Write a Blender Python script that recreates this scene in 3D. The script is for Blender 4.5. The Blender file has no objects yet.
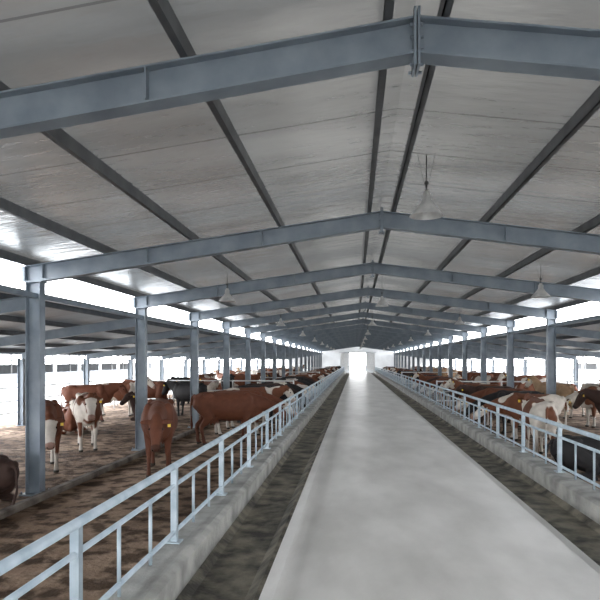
import bpy, bmesh, math, random
from mathutils import Vector, Matrix, noise
random.seed(7)
scene=bpy.context.scene
scene.view_settings.view_transform='Standard'
scene.view_settings.exposure=0.0

# ------------------------------------------------------------ materials
def nmat(name):
    m=bpy.data.materials.new(name); m.use_nodes=True
    nt=m.node_tree; b=nt.nodes['Principled BSDF']; return m,nt,b
def N(nt,t,**kw):
    n=nt.nodes.new(t)
    for k,v in kw.items(): setattr(n,k,v)
    return n
def noisy(name,c1,c2,scale=5,rough=0.6,metal=0,bump=0.1,detail=6,stretch=(1,1,1),lo=0.35,hi=0.65,bscale=None,spec=0.5):
    m,nt,b=nmat(name)
    tc=N(nt,'ShaderNodeTexCoord'); mp=N(nt,'ShaderNodeMapping'); mp.inputs['Scale'].default_value=stretch
    nz=N(nt,'ShaderNodeTexNoise'); nz.inputs['Scale'].default_value=scale; nz.inputs['Detail'].default_value=detail
    cr=N(nt,'ShaderNodeValToRGB'); cr.color_ramp.elements[0].position=lo; cr.color_ramp.elements[1].position=hi
    cr.color_ramp.elements[0].color=(*c1,1); cr.color_ramp.elements[1].color=(*c2,1)
    L=nt.links.new
    L(tc.outputs['Object'],mp.inputs['Vector']); L(mp.outputs['Vector'],nz.inputs['Vector'])
    L(nz.outputs['Fac'],cr.inputs['Fac']); L(cr.outputs['Color'],b.inputs['Base Color'])
    b.inputs['Roughness'].default_value=rough; b.inputs['Metallic'].default_value=metal
    b.inputs['Specular IOR Level'].default_value=spec
    if bump:
        n2=N(nt,'ShaderNodeTexNoise'); n2.inputs['Scale'].default_value=bscale or scale*4; n2.inputs['Detail'].default_value=5
        L(mp.outputs['Vector'],n2.inputs['Vector'])
        bp=N(nt,'ShaderNodeBump'); bp.inputs['Strength'].default_value=bump; bp.inputs['Distance'].default_value=0.03
        L(n2.outputs['Fac'],bp.inputs['Height']); L(bp.outputs['Normal'],b.inputs['Normal'])
    return m
steel=noisy('painted_steel',(0.16,0.195,0.235),(0.23,0.275,0.315),scale=3,rough=0.42,bump=0.02)
purlin_m=noisy('purlin_steel',(0.05,0.055,0.06),(0.09,0.095,0.10),scale=4,rough=0.5,bump=0.02)
rail_m=noisy('galvanised_rail',(0.30,0.37,0.42),(0.42,0.49,0.54),scale=6,rough=0.4,metal=0.2,bump=0.02)
white_m=noisy('white_pipe',(0.6,0.62,0.62),(0.75,0.76,0.76),scale=5,rough=0.45,bump=0.0)
conc=noisy('walkway_concrete',(0.62,0.61,0.58),(0.82,0.81,0.78),scale=1.6,rough=0.30,bump=0.12,bscale=25,stretch=(1,0.45,1),detail=9)
curb_m=noisy('curb_concrete',(0.24,0.24,0.225),(0.46,0.46,0.43),scale=3,rough=0.75,bump=0.3,bscale=30,detail=9)
kerb_m=noisy('kerb_dirty_concrete',(0.07,0.055,0.045),(0.22,0.19,0.16),scale=3,rough=0.85,bump=0.4,bscale=30,detail=9)
trough_m=noisy('trough_concrete',(0.05,0.047,0.04),(0.27,0.245,0.19),scale=3.5,rough=0.75,bump=0.5,bscale=25,detail=10)
yard_m=noisy('yard_concrete',(0.20,0.20,0.19),(0.28,0.28,0.27),scale=0.5,rough=0.9,bump=0.0)
wallm=noisy('shed_wall',(0.13,0.14,0.15),(0.17,0.18,0.19),scale=0.8,rough=0.7,bump=0.0)
alu=noisy('spun_aluminium',(0.6,0.61,0.61),(0.8,0.8,0.79),scale=8,rough=0.3,metal=0.6,bump=0.0)
dark=noisy('dark_fitting',(0.03,0.03,0.03),(0.06,0.06,0.06),scale=8,rough=0.5,bump=0.0)
def dirt_mat():
    m,nt,b=nmat('pen_dirt'); L=nt.links.new
    tc=N(nt,'ShaderNodeTexCoord')
    def nz(s,d):
        n=N(nt,'ShaderNodeTexNoise'); n.inputs['Scale'].default_value=s; n.inputs['Detail'].default_value=d; L(tc.outputs['Object'],n.inputs['Vector']); return n
    a=nz(.55,10); c=nz(3.2,12)
    r1=N(nt,'ShaderNodeValToRGB'); r1.color_ramp.elements[0].position=.38; r1.color_ramp.elements[1].position=.62
    r1.color_ramp.elements[0].color=(.13,.080,.050,1); r1.color_ramp.elements[1].color=(.37,.265,.19,1); L(a.outputs['Fac'],r1.inputs[0])
    r2=N(nt,'ShaderNodeValToRGB'); r2.color_ramp.elements[0].position=.42; r2.color_ramp.elements[1].position=.54
    r2.color_ramp.elements[0].color=(.20,.17,.14,1); r2.color_ramp.elements[1].color=(1,1,1,1); L(c.outputs['Fac'],r2.inputs[0])
    mx=N(nt,'ShaderNodeMixRGB',blend_type='MULTIPLY'); mx.inputs['Fac'].default_value=.9; L(r1.outputs[0],mx.inputs[1]); L(r2.outputs[0],mx.inputs[2])
    L(mx.outputs[0],b.inputs['Base Color']); b.inputs['Roughness'].default_value=.9; b.inputs['Specular IOR Level'].default_value=.2
    n2=nz(7,8); bp=N(nt,'ShaderNodeBump'); bp.inputs['Strength'].default_value=1; bp.inputs['Distance'].default_value=.06
    L(n2.outputs['Fac'],bp.inputs['Height']); L(bp.outputs['Normal'],b.inputs['Normal']); return m
dirt=dirt_mat()

def panel_mat(name,base,transl,rough,metal=.45):
    m,nt,b=nmat(name); L=nt.links.new
    tc=N(nt,'ShaderNodeTexCoord'); sx=N(nt,'ShaderNodeSeparateXYZ'); L(tc.outputs['Object'],sx.inputs['Vector'])
    md=N(nt,'ShaderNodeMath',operation='PINGPONG'); md.inputs[1].default_value=0.6; L(sx.outputs['Y'],md.inputs[0])
    lt=N(nt,'ShaderNodeMath',operation='LESS_THAN'); lt.inputs[1].default_value=0.014; L(md.outputs[0],lt.inputs[0])
    mp0=N(nt,'ShaderNodeMapping'); mp0.inputs['Scale'].default_value=(.35,1,.35); L(tc.outputs['Object'],mp0.inputs['Vector'])
    nz=N(nt,'ShaderNodeTexNoise'); nz.inputs['Scale'].default_value=1.1; nz.inputs['Detail'].default_value=8; L(mp0.outputs['Vector'],nz.inputs['Vector'])
    cr=N(nt,'ShaderNodeValToRGB'); cr.color_ramp.elements[0].position=0.32; cr.color_ramp.elements[1].position=0.68
    cr.color_ramp.elements[0].color=tuple(c*0.68 for c in base)+(1,); cr.color_ramp.elements[1].color=tuple(base)+(1,)
    L(nz.outputs['Fac'],cr.inputs['Fac'])
    mx=N(nt,'ShaderNodeMixRGB'); mx.inputs['Color2'].default_value=tuple(c*0.5 for c in base)+(1,)
    L(lt.outputs[0],mx.inputs['Fac']); L(cr.outputs['Color'],mx.inputs['Color1']); L(mx.outputs['Color'],b.inputs['Base Color'])
    b.inputs['Roughness'].default_value=rough; b.inputs['Metallic'].default_value=metal
    n2=N(nt,'ShaderNodeTexNoise'); n2.inputs['Scale'].default_value=1.6; n2.inputs['Detail'].default_value=3
    mp=N(nt,'ShaderNodeMapping'); mp.inputs['Scale'].default_value=(1,3,1); L(tc.outputs['Object'],mp.inputs['Vector']); L(mp.outputs['Vector'],n2.inputs['Vector'])
    ad=N(nt,'ShaderNodeMath',operation='SUBTRACT'); L(n2.outputs['Fac'],ad.inputs[0]); L(lt.outputs[0],ad.inputs[1])
    bp=N(nt,'ShaderNodeBump'); bp.inputs['Strength'].default_value=0.5; bp.inputs['Distance'].default_value=0.05
    L(ad.outputs[0],bp.inputs['Height']); L(bp.outputs['Normal'],b.inputs['Normal'])
    tr=N(nt,'ShaderNodeBsdfTranslucent'); L(mx.outputs['Color'],tr.inputs['Color'])
    ms=N(nt,'ShaderNodeMixShader'); ms.inputs['Fac'].default_value=transl
    L(b.outputs[0],ms.inputs[1]); L(tr.outputs[0],ms.inputs[2]); L(ms.outputs[0],nt.nodes['Material Output'].inputs['Surface'])
    return m
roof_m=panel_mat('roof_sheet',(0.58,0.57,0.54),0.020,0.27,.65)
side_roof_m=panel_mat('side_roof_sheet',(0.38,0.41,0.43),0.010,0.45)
endwall_m=panel_mat('end_wall_sheet',(0.7,0.72,0.73),0.10,0.6,0)

# ------------------------------------------------------------ mesh helpers
def obj(name,bm,mats,smooth=False,loc=(0,0,0),recalc=True):
    if recalc: bmesh.ops.recalc_face_normals(bm,faces=bm.faces[:])
    me=bpy.data.meshes.new(name); bm.to_mesh(me); bm.free()
    for m in (mats if isinstance(mats,(list,tuple)) else [mats]): me.materials.append(m)
    if smooth:
        for p in me.polygons: p.use_smooth=True
    o=bpy.data.objects.new(name,me); o.location=loc; scene.collection.objects.link(o); return o
def dup(o,loc,name=None,rot=0,scale=1):
    c=bpy.data.objects.new(name or o.name.split('.')[0],o.data); c.location=loc; c.rotation_euler=(0,0,rot); c.scale=(scale,)*3
    scene.collection.objects.link(c); return c
def box(bm,a,b,mi=0):
    vs=[bm.verts.new((x,y,z)) for x in (a[0],b[0]) for y in (a[1],b[1]) for z in (a[2],b[2])]
    for f in ((0,1,3,2),(4,6,7,5),(0,4,5,1),(2,3,7,6),(0,2,6,4),(1,5,7,3)):
        bm.faces.new([vs[i] for i in f]).material_index=mi
def prism(bm,pts,y0,y1,mi=0):
    A=[bm.verts.new((p[0],y0,p[1])) for p in pts]; B=[bm.verts.new((p[0],y1,p[1])) for p in pts]
    bm.faces.new(A).material_index=mi; bm.faces.new(B[::-1]).material_index=mi
    n=len(pts)
    for i in range(n): bm.faces.new((A[i],A[(i+1)%n],B[(i+1)%n],B[i])).material_index=mi
def rod(bm,p,q,r,n=8,mi=0,r2=None):
    p=Vector(p);q=Vector(q);d=(q-p).normalized()
    s=d.cross(Vector((0,0,1)));
    if s.length<0.01: s=Vector((1,0,0))
    s.normalize();u=s.cross(d); r2=r2 if r2 is not None else r
    A=[];B=[]
    for i in range(n):
        a=2*math.pi*i/n; o=s*math.cos(a)+u*math.sin(a)
        A.append(bm.verts.new(p+o*r)); B.append(bm.verts.new(q+o*r2))
    for i in range(n):
        f=bm.faces.new((A[i],A[(i+1)%n],B[(i+1)%n],B[i])); f.material_index=mi; f.smooth=True
    bm.faces.new(A[::-1]).material_index=mi; bm.faces.new(B).material_index=mi
def lathe(bm,prof,c,n=24,mi=0):
    rings=[]
    for r,z in prof:
        rings.append([bm.verts.new((c[0]+r*math.cos(2*math.pi*i/n),c[1]+r*math.sin(2*math.pi*i/n),c[2]+z)) for i in range(n)])
    for a,b in zip(rings,rings[1:]):
        for i in range(n):
            f=bm.faces.new((a[i],a[(i+1)%n],b[(i+1)%n],b[i])); f.smooth=True; f.material_index=mi

# ------------------------------------------------------------ layout constants
HW=5.75          # inner column row
OUT=11.8         # outer column row
SL=0.133         # roof slope
ZR=4.60          # top of rafter at ridge
BAY=5.0; Y0=-0.4
NB0,NB1=-2,20
YA,YB=Y0+NB0*BAY-1.0, Y0+NB1*BAY+0.3
def ztop(x): return ZR-SL*abs(x)
ZS=3.34; SSL=0.14
def zside(x): return ZS-SSL*(abs(x)-HW)

# ------------------------------------------------------------ portal frame
def frame_mesh():
    bm=bmesh.new()
    for s in (-1,1):
        def P(x,z): return (s*x,z)
        d0,d1=0.24,0.28
        prism(bm,[P(0,ztop(0)),P(HW+.14,ztop(HW+.14)),P(HW+.14,ztop(HW+.14)-d1),P(0,ztop(0)-d0)],-0.006,0.006)
        t=0.014
        prism(bm,[P(0,ztop(0)),P(HW+.14,ztop(HW+.14)),P(HW+.14,ztop(HW+.14)-t),P(0,ztop(0)-t)],-0.08,0.08)
        prism(bm,[P(0,ztop(0)-d0),P(HW+.14,ztop(HW+.14)-d1),P(HW+.14,ztop(HW+.14)-d1-t),P(0,ztop(0)-d0-t)],-0.08,0.08)
        for x in (1.9,3.8,HW-.16):
            prism(bm,[P(x,ztop(x)),P(x+.012,ztop(x)),P(x+.012,ztop(x)-d0),P(x,ztop(x)-d0)],-0.075,0.075)
        prism(bm,[P(0.004,ztop(0)+.05),P(.022,ztop(0)+.05),P(.022,ztop(0)-d0-.10),P(0.004,ztop(0)-d0-.10)],-0.1,0.1)
        for zz in (-.05,-.14,-.23,-.33):
            rod(bm,(s*.045,-.06,ztop(0)+zz),(s*.02,-.06,ztop(0)+zz),.012,6); rod(bm,(s*.045,.06,ztop(0)+zz),(s*.02,.06,ztop(0)+zz),.012,6)
        zc=ztop(HW)-d1; cw=.11
        prism(bm,[(s*(HW-cw),0),(s*(HW+cw),0),(s*(HW+cw),zc),(s*(HW-cw),zc)],-0.005,0.005)
        for xx in (HW-cw-.014,HW+cw):
            prism(bm,[(s*xx,0),(s*(xx+.014),0),(s*(xx+.014),zc),(s*xx,zc)],-0.09,0.09)
        box(bm,(s*HW-.2,-.16,0),(s*HW+.2,.16,.025)); box(bm,(s*HW-.16,-.12,zc-.012),(s*HW+.16,.12,zc+.006))
        for bx in (-.17,.17):
            for by in (-.13,.13): rod(bm,(s*HW+bx,by,.02),(s*HW+bx,by,.07),.015,6)
        prism(bm,[(s*(HW+.14),zc),(s*(HW+.19),zc),(s*(HW+.19),ztop(HW)-.02),(s*(HW+.14),ztop(HW)-.02)],-.09,.09)
        x0,x1=HW+.12,OUT; d=0.22
        prism(bm,[P(x0,zside(x0)),P(x1,zside(x1)),P(x1,zside(x1)-d),P(x0,zside(x0)-d)],-.006,.006)
        prism(bm,[P(x0,zside(x0)),P(x1,zside(x1)),P(x1,zside(x1)-t),P(x0,zside(x0)-t)],-.075,.075)
        prism(bm,[P(x0,zside(x0)-d),P(x1,zside(x1)-d),P(x1,zside(x1)-d-t),P(x0,zside(x0)-d-t)],-.075,.075)
        zo=zside(OUT)-d
        prism(bm,[(s*(OUT-.09),0),(s*(OUT+.09),0),(s*(OUT+.09),zo),(s*(OUT-.09),zo)],-.005,.005)
        for xx in (OUT-.10,OUT+.088):
            prism(bm,[(s*xx,0),(s*(xx+.012),0),(s*(xx+.012),zo+.05),(s*xx,zo+.05)],-.08,.08)
        box(bm,(s*OUT-.14,-.12,0),(s*OUT+.14,.12,.02))
    return bm
fr=obj('steel_portal_frame',frame_mesh(),steel,loc=(0,Y0+NB0*BAY,0))
for n in range(NB0+1,NB1): dup(fr,(0,Y0+n*BAY-(.38 if n==1 else 0),0))

bm=bmesh.new()
def cpurlin(x,zf,h=.13,w=.05):
    z=zf(x); s=1 if x>=0 else -1
    box(bm,(x-.006,YA,z),(x+.006,YB,z+h)); box(bm,(x-.006,YA,z),(x+s*w,YB,z+.008)); box(bm,(x-.006,YA,z+h-.008),(x+s*w,YB,z+h))
for s in (-1,1):
    for x in (.17,1.6,3.05,4.5): cpurlin(s*x,lambda v:ztop(v)+.002)
    cpurlin(s*(HW+.1),lambda v:ztop(v)+.002)
    for x in (6.3,7.7,9.1,10.5,11.7): cpurlin(s*x,lambda v:zside(v)+.002,h=.12)
obj('roof_purlins',bm,purlin_m)
def sheet(name,x0,x1,zf,off,mat):
    bm=bmesh.new(); n=24
    for i in range(n):
        a=YA+(YB-YA)*i/n; b=YA+(YB-YA)*(i+1)/n
        bm.faces.new([bm.verts.new(v) for v in ((x0,a,zf(x0)+off),(x0,b,zf(x0)+off),(x1,b,zf(x1)+off),(x1,a,zf(x1)+off))])
    bmesh.ops.remove_doubles(bm,verts=bm.verts[:],dist=.001)
    return obj(name,bm,mat)
sheet('ceiling_left',-HW-.3,0,ztop,.14,roof_m); sheet('ceiling_right',0,HW+.3,ztop,.14,roof_m)
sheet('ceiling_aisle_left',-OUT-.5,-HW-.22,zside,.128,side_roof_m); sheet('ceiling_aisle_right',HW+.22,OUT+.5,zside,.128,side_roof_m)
bm=bmesh.new()
for s in (-1,1):
    x=s*(HW+.3); box(bm,(x-.01,YA,ztop(x)+.08),(x+.01,YB,ztop(x)+.2))
    x=s*(OUT+.5); box(bm,(x-.01,YA,zside(x)+.02),(x+.01,YB,zside(x)+.17))
    box(bm,(s*HW-.05,YA+1,3.28),(s*HW+.05,YB-.5,3.36))
obj('trim_eaves',bm,steel)

# ------------------------------------------------------------ ground, walkway, troughs
bm=bmesh.new(); box(bm,(-12.6,YA-3,-.2),(12.6,YB+.2,0)); obj('floor',bm,dirt)
bm=bmesh.new(); box(bm,(-90,YA-60,-.3),(90,YB+120,-.03)); obj('yard_ground',bm,yard_m)
WW=1.52; CX=.33
bm=bmesh.new()
prism(bm,[(CX-WW,0.005),(CX+WW,0.005),(CX+WW,.33),(CX+WW-.12,.355),(CX,.37),(CX-WW+.12,.355),(CX-WW,.33)],YA,YB-.02)
obj('feed_walkway',bm,conc)
for s,nm in ((-1,'feed_trough'),(1,'feed_trough')):
    bm=bmesh.new()
    x=[CX+s*v for v in (WW+.005,WW+.07,WW+.2,2.20,2.28,2.34,2.64,2.68)]
    prism(bm,[(x[0],.004),(x[0],.26),(x[1],.26),(x[2],.14),(x[3],.14),(x[4],.20),(x[4],.004)],YA,YB-.02,1)
    prism(bm,[(x[4]+s*.001,.004),(x[4]+s*.001,.42),(x[5],.45),(x[6],.45),(x[7],.41),(x[7],.004)],YA,YB-.02,0)
    obj(nm,bm,[curb_m,trough_m])
for s in (-1,1):
    bm=bmesh.new(); prism(bm,[(s*5.38,0.001),(s*5.38,.08),(s*5.40,.10),(s*5.50,.10),(s*5.52,.08),(s*5.52,0.001)],YA,YB-.1); obj('pen_kerb',bm,kerb_m)

# ------------------------------------------------------------ feed railings
RX=2.53
for s in (-1,1):
    bm=bmesh.new(); X=CX+s*RX
    for z,r in ((1.20,.034),(1.01,.022),(.55,.022)): rod(bm,(X,YA,z),(X,YB-.5,z),r,10)
    y=YA+.4;i=0
    while y<YB-.6:
        if i%3==0:
            box(bm,(X-.03,y-.03,.45),(X+.03,y+.03,1.18)); box(bm,(X-.07,y-.07,.45),(X+.07,y+.07,.462))
        else: rod(bm,(X,y,.46),(X,y,1.02),.017,8)
        y+=.7;i+=1
    obj('feed_railing',bm,rail_m)
def fence(p,q,heights=(.45,.85,1.3),step=2.5,mat=white_m,name='pen_fence'):
    bm=bmesh.new(); p=Vector(p);q=Vector(q);L=(q-p).length
    for h in heights: rod(bm,p+Vector((0,0,h)),q+Vector((0,0,h)),.028,8)
    n=max(1,round(L/step))
    for i in range(n+1):
        a=p.lerp(q,i/n); rod(bm,a,a+Vector((0,0,heights[-1]+.04)),.035,8)
    return obj(name,bm,mat)
for s in (-1,1):
    fence((s*12.1,YA,0),(s*12.1,YB-1,0))
    for yy in (27.1,47.1,72.1): fence((s*3.2,yy,0),(s*11.6,yy,0))
for s in (-1,1):
    bm=bmesh.new()
    a,b,c=s*34,s*42,s*50
    for i in range(30):
        y=YA-20+i*6
        for x in (a,c): box(bm,(x-.14,y-.14,-.03),(x+.14,y+.14,3.3),1)
        for x0,z0,x1,z1 in ((a,3.1,b,4.6),(c,3.1,b,4.6)): prism(bm,[(x0,z0),(x1,z1),(x1,z1+.25),(x0,z0+.25)],y-.08,y+.08,1)
    y0,y1=YA-21,YA-20+29*6+1
    prism(bm,[(a-s*.8,3.15),(b,4.9),(b,5.0),(a-s*.8,3.25)],y0,y1,0); prism(bm,[(c+s*.8,3.15),(b,4.9),(b,5.0),(c+s*.8,3.25)],y0,y1,0)
    box(bm,(a-.1,y0,-.03),(a+.1,y1,.9),0); box(bm,(c-.1,y0,-.03),(c+.1,y1,1.6),0)
    obj('neighbouring_shed',bm,[wallm,white_m])

# ------------------------------------------------------------ end wall with doorway
bm=bmesh.new(); y=YB+.02
dw,dh=1.35,3.4
def zroof(x): return (ztop(x)+.13) if abs(x)<=HW+.3 else zside(x)+.12
def wallseg(x0,x1,z0=0.0):
    bm.faces.new([bm.verts.new(v) for v in ((x0,y,z0),(x1,y,z0),(x1,y,zroof(x1)),(x0,y,zroof(x0)))])
wallseg(-OUT,-HW-.301);wallseg(-HW-.3,-dw);wallseg(-dw,0,dh);wallseg(0,dw,dh);wallseg(dw,HW+.3);wallseg(HW+.301,OUT)
obj('wall_back',bm,endwall_m)
bm=bmesh.new()
box(bm,(-dw-.1,y-.06,.37),(-dw,y-.01,dh+.1));box(bm,(dw,y-.06,.37),(dw+.1,y-.01,dh+.1));box(bm,(-dw,y-.06,dh),(dw,y-.01,dh+.1))
box(bm,(-dw-1.5,y-.12,.5),(-dw-.12,y-.07,dh),1);box(bm,(dw+.12,y-.12,.5),(dw+1.5,y-.07,dh),1)
box(bm,(-dw-1.7,y-.14,dh+.1),(dw+1.7,y-.06,dh+.18))
obj('door_1',bm,[steel,white_m])

# ------------------------------------------------------------ pendant lamps
def lamp():
    bm=bmesh.new()
    prof=[(.0,.0),(.03,.0),(.035,-.03),(.05,-.035),(.055,-.12),(.07,-.135),(.085,-.16),(.12,-.20),(.17,-.255),(.195,-.29),(.2,-.3),(.19,-.295),(.165,-.262),(.115,-.207),(.07,-.17),(0,-.165)]
    lathe(bm,prof,(0,0,0),mi=0)
    lathe(bm,[(0,-.165),(.045,-.18),(.055,-.22),(.04,-.255),(0,-.265)],(0,0,0),mi=2)
    rod(bm,(0,0,-.01),(0,0,.08),.012,8,1)
    lathe(bm,[(.02,.07),(.03,.09),(.02,.11)],(0,0,0),12,1)
    return bm
lb=None
def add_lamp(x,y,z):
    global lb
    if lb is None:
        lb=obj('pendant_lamp',lamp(),[alu,dark,white_m],loc=(x,y,z)); o=lb
    else: o=dup(lb,(x,y,z))
    bm=bmesh.new(); top=ztop(x)+.13-z
    rod(bm,(0,0,.1),(0,0,top),.007,6); rod(bm,(-.03,0,.1),(-.10,.0,top),.003,5); rod(bm,(.03,0,.1),(.10,.0,top),.003,5)
    w=obj('suspension',bm,dark); w.parent=o
    return o
add_lamp(.42,7.2,4.25)
for k in range(0,8): add_lamp(.38,18+k*10.0,4.15)
for k in range(0,8):
    add_lamp(-3.35,13.6+k*10,3.9); add_lamp(3.55,13.3+k*10,3.9)

# ------------------------------------------------------------ cattle
def tube(bm,pts,side=None,n=14):
    rings=[];P=[Vector(p[:3]) for p in pts]
    for i,p in enumerate(pts):
        d=(P[min(i+1,len(P)-1)]-P[max(i-1,0)]).normalized()
        s=Vector(side) if side is not None else d.cross(Vector((0,0,1)))
        s=(s-d*s.dot(d)).normalized(); u=s.cross(d)
        w,h=p[3],p[4]
        ring=[]
        for k in range(n):
            a=2*math.pi*k/n
            ring.append(bm.verts.new(P[i]+s*w*math.cos(a)+u*h*math.sin(a)))
        rings.append(ring)
    for a,b in zip(rings,rings[1:]):
        for k in range(n): bm.faces.new((a[k],a[(k+1)%n],b[(k+1)%n],b[k]))
    bm.faces.new(rings[0][::-1]); bm.faces.new(rings[-1])
def ball(bm,c,r,sc=(1,1,1),mi=0,seg=12):
    m=Matrix.Translation(c)@Matrix.Diagonal((*[r*s for s in sc],1))
    ret=bmesh.ops.create_uvsphere(bm,u_segments=seg,v_segments=8,radius=1,matrix=m)
    fs=set(f for v in ret['verts'] for f in v.link_faces)
    for f in fs: f.material_index=mi; f.smooth=True

def cow_base(pose):
    """returns mesh + head data; faces +X, feet on z=0"""
    bm=bmesh.new(); lying=pose.get('lying',False); dz=-.56 if lying else 0
    tr=[(-.86,1.13,.07,.08),(-.83,1.12,.17,.17),(-.74,1.10,.235,.235),(-.6,1.07,.275,.285),(-.42,1.03,.285,.32),(-.2,.985,.325,.365),(.05,.965,.345,.385),(.28,.97,.325,.385),(.46,.985,.285,.375),(.6,1.0,.245,.34),(.72,1.03,.185,.27),(.80,1.05,.11,.16)]
    if lying: tr=[(x,z,w*1.12,h*.96) for x,z,w,h in tr]
    tube(bm,[(x,0,z+dz,w,h) for x,z,w,h in tr],side=(0,1,0),n=20)
    for s in (-1,1):
        ball(bm,(-.5,s*.19,1.27+dz),.09,(1.5,.8,.8)); ball(bm,(-.81,s*.09,1.2+dz),.07,(1,1,1.1))
        ball(bm,(.5,s*.17,1.08+dz),.16,(1,.7,1.6)); ball(bm,(-.56,s*.16,.98+dz),.2,(1.15,.75,1.35))
    ball(bm,(.42,0,1.3+dz),.11,(1.8,.9,.7))
    poll=Vector(pose['poll']); yaw=pose.get('yaw',0); pit=pose['pitch']
    hd=Vector((math.cos(pit)*math.cos(yaw),math.cos(pit)*math.sin(yaw),math.sin(pit))); side=Vector((-math.sin(yaw),math.cos(yaw),0)); up=hd.cross(side).normalized()
    a=Vector((.48,0,1.05+dz)); b=Vector((.72,0,1.10+dz)); e=poll-hd*.04
    if pose['poll'][2]+0<.95 and not lying: b=Vector((.74,0,1.02))
    m1=b.lerp(e,.4)+Vector((0,0,.02)); m2=b.lerp(e,.75)
    tube(bm,[(*a,.21,.30),(*b,.165,.25),(*m1,.125,.195),(*m2,.10,.15),(*e,.09,.12),(*(poll+hd*.06),.08,.1)],side=(0,1,0) if abs(yaw)<.2 else side+Vector((0,1,0)),n=16)
    tube(bm,[(.55,0,.76+dz,.12,.14),(.72,0,.8+dz,.10,.15),(*(b.lerp(e,.35)+Vector((0,0,-.16))),.035,.10)],side=(0,1,0))
    hp=[(-.07,.06,.07,0),(0,.10,.11,.0),(.1,.118,.13,-.005),(.18,.118,.13,-.01),(.28,.092,.11,-.015),(.38,.076,.088,-.02),(.45,.082,.08,-.022),(.50,.085,.075,-.025),(.535,.065,.055,-.027)]
    tube(bm,[(*(poll+hd*t+up*o),w,h) for t,w,h,o in hp],side=side,n=16)
    tube(bm,[(*(poll+hd*.2-up*.09),.05,.05),(*(poll+hd*.3-up*.09),.055,.045),(*(poll+hd*.46-up*.08),.05,.035)],side=side)
    for s in (-1,1):
        r=poll+hd*.03+up*.03
        tube(bm,[(*(r+side*s*.07),.035,.025),(*(r+side*s*.13-hd*.01),.052,.026),(*(r+side*s*.2-hd*.02-up*.02),.055,.022),(*(r+side*s*.27-hd*.03-up*.04),.03,.018)],side=tuple(hd))
        if pose.get('horn'):
            h=poll+up*.08
            tube(bm,[(*(h+side*s*.05),.028,.028),(*(h+side*s*.12+up*.03),.024,.024),(*(h+side*s*.16+up*.09),.014,.014)],side=tuple(hd),n=8)
    if not lying:
        F=pose.get('f',(0,0)); H=pose.get('h',(0,0))
        for i,s in enumerate((-1,1)):
            dx=F[i]; y=s*.165
            tube(bm,[(.5,y,1.0,.10,.17),(.46,y,.82,.105,.15),(.45+dx*.2,y,.68,.085,.105),(.47+dx*.45,y,.54,.062,.07),(.48+dx*.6,y,.43,.055,.06),(.475+dx*.7,y,.36,.042,.046),(.475+dx*.85,y,.2,.036,.04),(.475+dx,y,.11,.045,.052),(.49+dx,y,.065,.046,.055),(.505+dx,y,.03,.055,.068),(.51+dx,y,0,.06,.075)],side=(0,1,0),n=12)
            dx=H[i]; y=s*.16
            tube(bm,[(-.6,y,1.05,.12,.22),(-.55+dx*.1,y*1.05,.85,.125,.20),(-.5+dx*.3,y*1.1,.7,.10,.15),(-.6+dx*.5,y*1.05,.58,.065,.095),(-.715+dx*.7,y,.47,.046,.065),(-.715+dx*.8,y,.40,.043,.055),(-.69+dx*.85,y,.26,.036,.043),(-.675+dx,y,.12,.045,.052),(-.66+dx,y,.065,.046,.055),(-.645+dx,y,.03,.055,.068),(-.64+dx,y,0,.06,.075)],side=(0,1,0),n=12)
        ball(bm,(-.38,0,.63),.13,(1.2,1,.75))
        for yy in (-.05,.05):
            for xx in (-.42,-.32): ball(bm,(xx,yy,.52),.022,(1,1,2))
        tube(bm,[(-.82,0,1.28,.035,.035),(-.9,0,1.2,.03,.03),(-.925,.01,1.0,.024,.024),(-.915,.02,.75,.02,.02),(-.91,.02,.62,.03,.03),(-.905,.02,.5,.04,.04),(-.90,.02,.38,.02,.02)],side=(0,1,0),n=8)
    else:
        for s in (-1,1):
            tube(bm,[(.5,s*.2,.42,.11,.16),(.4,s*.27,.24,.09,.12),(.45,s*.29,.12,.065,.075),(.62,s*.28,.085,.055,.06),(.76,s*.26,.07,.055,.055),(.70,s*.2,.05,.04,.04),(.55,s*.17,.045,.042,.042),(.48,s*.16,.04,.05,.04)],n=10)
            tube(bm,[(-.55,s*.2,.45,.14,.2),(-.3,s*.34,.28,.12,.16),(-.14,s*.38,.16,.08,.10),(-.35,s*.40,.08,.055,.07),(-.6,s*.40,.07,.05,.055),(-.4,s*.46,.045,.04,.04),(-.22,s*.5,.04,.05,.04)],n=10)
        tube(bm,[(-.82,0,.72,.035,.035),(-.93,.02,.6,.028,.028),(-.98,.06,.3,.024,.024),(-.95,.12,.08,.035,.035),(-.85,.2,.04,.03,.03)],side=(0,1,0),n=8)
    bmesh.ops.recalc_face_normals(bm,faces=bm.faces[:])
    me=bpy.data.meshes.new('cow_src'); bm.to_mesh(me); bm.free()
    o=bpy.data.objects.new('cow_src',me); scene.collection.objects.link(o)
    r=o.modifiers.new('r','REMESH'); r.mode='VOXEL'; r.voxel_size=.019; r.use_smooth_shade=True
    sm=o.modifiers.new('s','SMOOTH'); sm.factor=.5; sm.iterations=5
    dg=bpy.context.evaluated_depsgraph_get()
    out=bpy.data.meshes.new_from_object(o.evaluated_get(dg))
    bpy.data.objects.remove(o)
    return out,dict(poll=poll,hd=hd,side=side,up=up,lying=lying)

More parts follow.
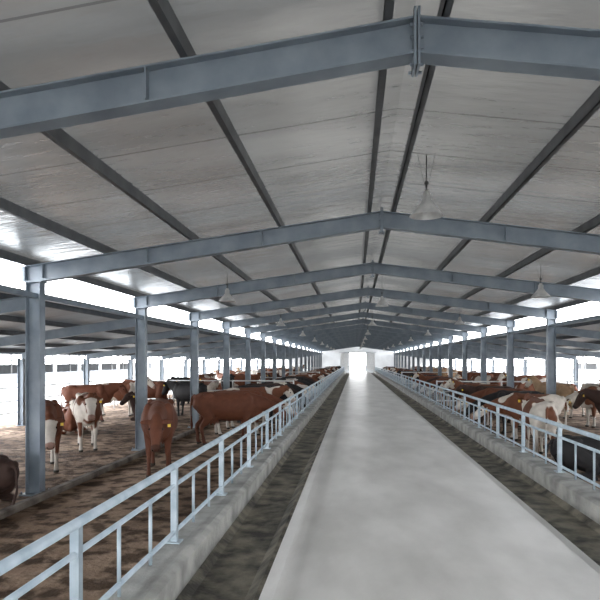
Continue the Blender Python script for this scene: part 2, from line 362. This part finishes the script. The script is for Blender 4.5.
def cow_material():
    m,nt,b=nmat('cow_coat'); L=nt.links.new
    at=N(nt,'ShaderNodeAttribute'); at.attribute_name='coat'
    tc=N(nt,'ShaderNodeTexCoord'); nz=N(nt,'ShaderNodeTexNoise'); nz.inputs['Scale'].default_value=9; nz.inputs['Detail'].default_value=8
    L(tc.outputs['Object'],nz.inputs['Vector'])
    mr=N(nt,'ShaderNodeMapRange'); mr.inputs[3].default_value=.7; mr.inputs[4].default_value=1.25; L(nz.outputs['Fac'],mr.inputs[0])
    vm=N(nt,'ShaderNodeVectorMath',operation='SCALE'); L(at.outputs['Color'],vm.inputs[0]); L(mr.outputs[0],vm.inputs['Scale'])
    L(vm.outputs[0],b.inputs['Base Color']); b.inputs['Roughness'].default_value=.7; b.inputs['Specular IOR Level'].default_value=.3
    n2=N(nt,'ShaderNodeTexNoise'); n2.inputs['Scale'].default_value=70; L(tc.outputs['Object'],n2.inputs['Vector'])
    bp=N(nt,'ShaderNodeBump'); bp.inputs['Strength'].default_value=.3; bp.inputs['Distance'].default_value=.01
    L(n2.outputs['Fac'],bp.inputs['Height']); L(bp.outputs['Normal'],b.inputs['Normal'])
    return m
coat_m=cow_material()
eye_m=noisy('cow_eye',(.006,.005,.005),(.01,.008,.008),rough=.1,bump=0)
tag_m=noisy('ear_tag_yellow',(.75,.5,.02),(.8,.55,.03),rough=.4,bump=0)
WHT=(.58,.53,.47)
COATS={'redwhite':((.14,.050,.024),.02,True),'red':((.12,.040,.020),9,False),'redface':((.13,.044,.022),9,True),
       'dark':((.040,.021,.016),9,False),'black':((.016,.015,.016),9,False),'pied':((.14,.050,.024),-.12,True),'cream':((.38,.25,.15),9,True),'blackwhite':((.016,.015,.016),.0,True)}
bases={}
POSES={'up':dict(poll=(1.10,0,1.50),pitch=-.75,horn=False),
       'level':dict(poll=(1.20,.03,1.28),pitch=-.95,f=(.08,-.05),h=(-.06,.08)),
       'turn':dict(poll=(1.10,.16,1.38),pitch=-.7,yaw=.6,f=(-.05,.06),h=(.1,-.05),horn=True),
       'low':dict(poll=(1.22,0,1.06),pitch=-1.0,f=(.1,-.06),h=(-.05,.05)),
       'feed':dict(poll=(1.26,0,.92),pitch=-.65,f=(.02,-.04),h=(.06,-.06)),
       'lying':dict(poll=(1.05,.05,1.0),pitch=-.6,lying=True),
       'graze':dict(poll=(1.12,.02,.62),pitch=-1.15,f=(.14,-.08),h=(-.06,.08))}
cache={}
def cow_mesh(pose,coat,seed=0):
    k=(pose,coat,seed)
    if k in cache: return cache[k]
    if pose not in bases: bases[pose]=cow_base(POSES[pose])
    src,H=bases[pose]; bm=bmesh.new(); bm.from_mesh(src)
    poll,hd,side,up=H['poll'],H['hd'],H['side'],H['up']
    e0=poll+hd*.155+up*.035
    for f in bm.faces: f.material_index=0; f.smooth=True
    for s in (-1,1):
        ball(bm,e0+side*s*.106,.021,mi=1); ball(bm,poll+hd*.515+side*s*.045+up*.005,.016,mi=1,seg=8)
    c=poll+side*.21+up*.0-hd*.0
    q=bmesh.ops.create_cube(bm,size=1,matrix=Matrix.Translation(c-up*.045+hd*.045)@Matrix.Diagonal((.03,.05,.06,1)))
    for f in set(f for v in q['verts'] for f in v.link_faces): f.material_index=2
    me=bpy.data.meshes.new('cow'); bm.to_mesh(me); bm.free()
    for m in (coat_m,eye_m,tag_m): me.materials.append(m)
    col,th,face=COATS[coat]; col=Vector(col); W=Vector(WHT)
    ca=me.color_attributes.new('coat','FLOAT_COLOR','POINT')
    off=Vector((seed*7.3,seed*3.1,seed*1.7)); data=[]
    sstep=lambda a,b,x: max(0,min(1,(x-a)/(b-a)))
    for v in me.vertices:
        p=v.co; rel=p-poll; t=rel.dot(hd); rad=(rel-hd*t).length; sd=abs(rel.dot(side))
        inh=t>-.02 and rad<.19 and t<.62
        nz=noise.noise(Vector((p.x*1.5,p.y*1.6,p.z*1.5))+off)+.35*noise.noise(p*4+off)
        m=sstep(th-.02,th+.02,nz)
        if face:
            if not H['lying']:
                m=max(m,sstep(.40,.34,p.z+.05*noise.noise(p*6)))
                if abs(p.y)<.14 and p.x>-.4: m=max(m,sstep(.74,.68,p.z+.08*noise.noise(p*5+off)))
            if p.x<-.86 and p.z<.65: m=1
            if inh and not (sd>.125): 
                m=1 if (t>.03) else m
        c=col.lerp(W,m)
        if inh and sd>.125 and t<.14: c=col*.8
        if inh and t>.44: c=Vector((.33,.20,.16)) if face else c*.45
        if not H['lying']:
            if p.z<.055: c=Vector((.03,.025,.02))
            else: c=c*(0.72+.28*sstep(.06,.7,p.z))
        data.extend((c.x,c.y,c.z,1))
    ca.data.foreach_set('color',data)
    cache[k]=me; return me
placed=[]
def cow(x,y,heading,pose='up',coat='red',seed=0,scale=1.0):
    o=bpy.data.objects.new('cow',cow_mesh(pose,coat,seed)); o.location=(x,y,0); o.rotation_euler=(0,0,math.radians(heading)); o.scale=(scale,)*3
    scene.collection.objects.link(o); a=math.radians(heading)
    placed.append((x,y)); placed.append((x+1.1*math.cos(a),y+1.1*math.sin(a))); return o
# foreground left
cow(-4.35,11.8,-74,'low','red',1,1.07)
cow(-7.2,14.7,-63,'level','pied',2,1.04)
cow(-6.75,11.8,-59,'low','redface',3,1.05)
cow(-6.42,8.75,172,'lying','dark',1)
cow(-9.3,18.0,-60,'lying','redface',3)
cow(-9.9,23.4,5,'up','redwhite',4)
cow(-9.2,25.2,170,'level','red',1)
cow(-8.0,21.9,-120,'lying','dark',1)
cow(-7.2,25.4,-80,'up','redwhite',5)
cow(-7.0,23.4,150,'level','black',1)
cow(-10.2,21.2,10,'level','red',1)
cow(-3.85,15.9,20,'feed','red',1,1.04)
cow(-3.85,17.8,10,'feed','redface',3)
cow(-3.85,19.5,8,'level','redwhite',4)
cow(-3.85,21.1,4,'feed','black',1)
cow(-3.85,22.8,-5,'feed','dark',1)
# foreground right
cow(3.8,14.3,84,'level','redwhite',6)
cow(4.25,12.1,4,'lying','black',1)
cow(7.3,17.6,150,'level','dark',1)
cow(7.9,20.9,185,'feed','redwhite',7)
cow(4.5,17.3,172,'feed','redwhite',4,.97)
cow(4.5,18.9,184,'feed','black',1,.97)
cow(4.5,20.5,178,'feed','redface',3,.97)
cow(4.5,22.2,188,'level','dark',1,.97)
cow(7.4,24.5,120,'up','cream',1)
cow(8.8,24.2,-90,'up','redwhite',5)
combos=[('feed','red',1),('feed','redface',3),('feed','dark',1),('feed','redwhite',4),('feed','black',1),('level','redwhite',4),('feed','pied',2),('up','redwhite',5),('level','black',1),('feed','blackwhite',1)]
for s in (-1,1):
    y=24.3
    while y<92:
        if random.random()<.88 and abs(y-27.1)>.7 and abs(y-47.1)>.7 and abs(y-72.1)>.7:
            p,c,sd=random.choice(combos)
            cow(s*4.18+CX,y,(0 if s<0 else 180)+random.uniform(-7,7),p,c,sd,random.uniform(.92,.98))
        y+=random.uniform(1.2,2.1)
pool=[('up','redwhite',5),('level','redface',3),('lying','red',1),('lying','dark',1),('level','black',1),('up','cream',1),('level','pied',2),('lying','redface',3),('graze','redwhite',4),('up','redface',3)]
cnt=0
for _ in range(2400):
    if cnt>=70: break
    s=random.choice((-1,1)); x=s*random.uniform(7.5,10.0); y=random.uniform(26 if s<0 else 15,80); h=random.uniform(0,360)
    a=math.radians(h)
    if any((x+k*math.cos(a)-q[0])**2+(y+k*math.sin(a)-q[1])**2<2.2 for q in placed for k in (0,1.1)): continue
    if min(abs(y-27.1),abs(y-47.1),abs(y-72.1))<1.8: continue
    p,c,sd=random.choice(pool); cow(x,y,h,p,c,sd,random.uniform(.92,1.05)); cnt+=1

# ------------------------------------------------------------ light
w=bpy.data.worlds.new('overcast'); scene.world=w; w.use_nodes=True
nt=w.node_tree; bg=nt.nodes['Background']
tc=N(nt,'ShaderNodeTexCoord'); sx=N(nt,'ShaderNodeSeparateXYZ'); nt.links.new(tc.outputs['Generated'],sx.inputs[0])
cr=N(nt,'ShaderNodeValToRGB'); cr.color_ramp.elements[0].position=0; cr.color_ramp.elements[1].position=.6
cr.color_ramp.elements[0].color=(.98,.98,1,1); cr.color_ramp.elements[1].color=(.90,.94,1,1)
nt.links.new(sx.outputs['Z'],cr.inputs[0]); nt.links.new(cr.outputs[0],bg.inputs['Color'])
bg.inputs['Strength'].default_value=13

# ------------------------------------------------------------ camera
cam=bpy.data.cameras.new('camera'); co=bpy.data.objects.new('camera',cam); scene.collection.objects.link(co)
co.location=(-.42,0,2.25); co.rotation_euler=(math.radians(90),0,math.radians(5.24))
cam.sensor_width=36; cam.lens=36.0; cam.shift_y=0.10
cam.clip_start=.05; cam.clip_end=500
scene.camera=co
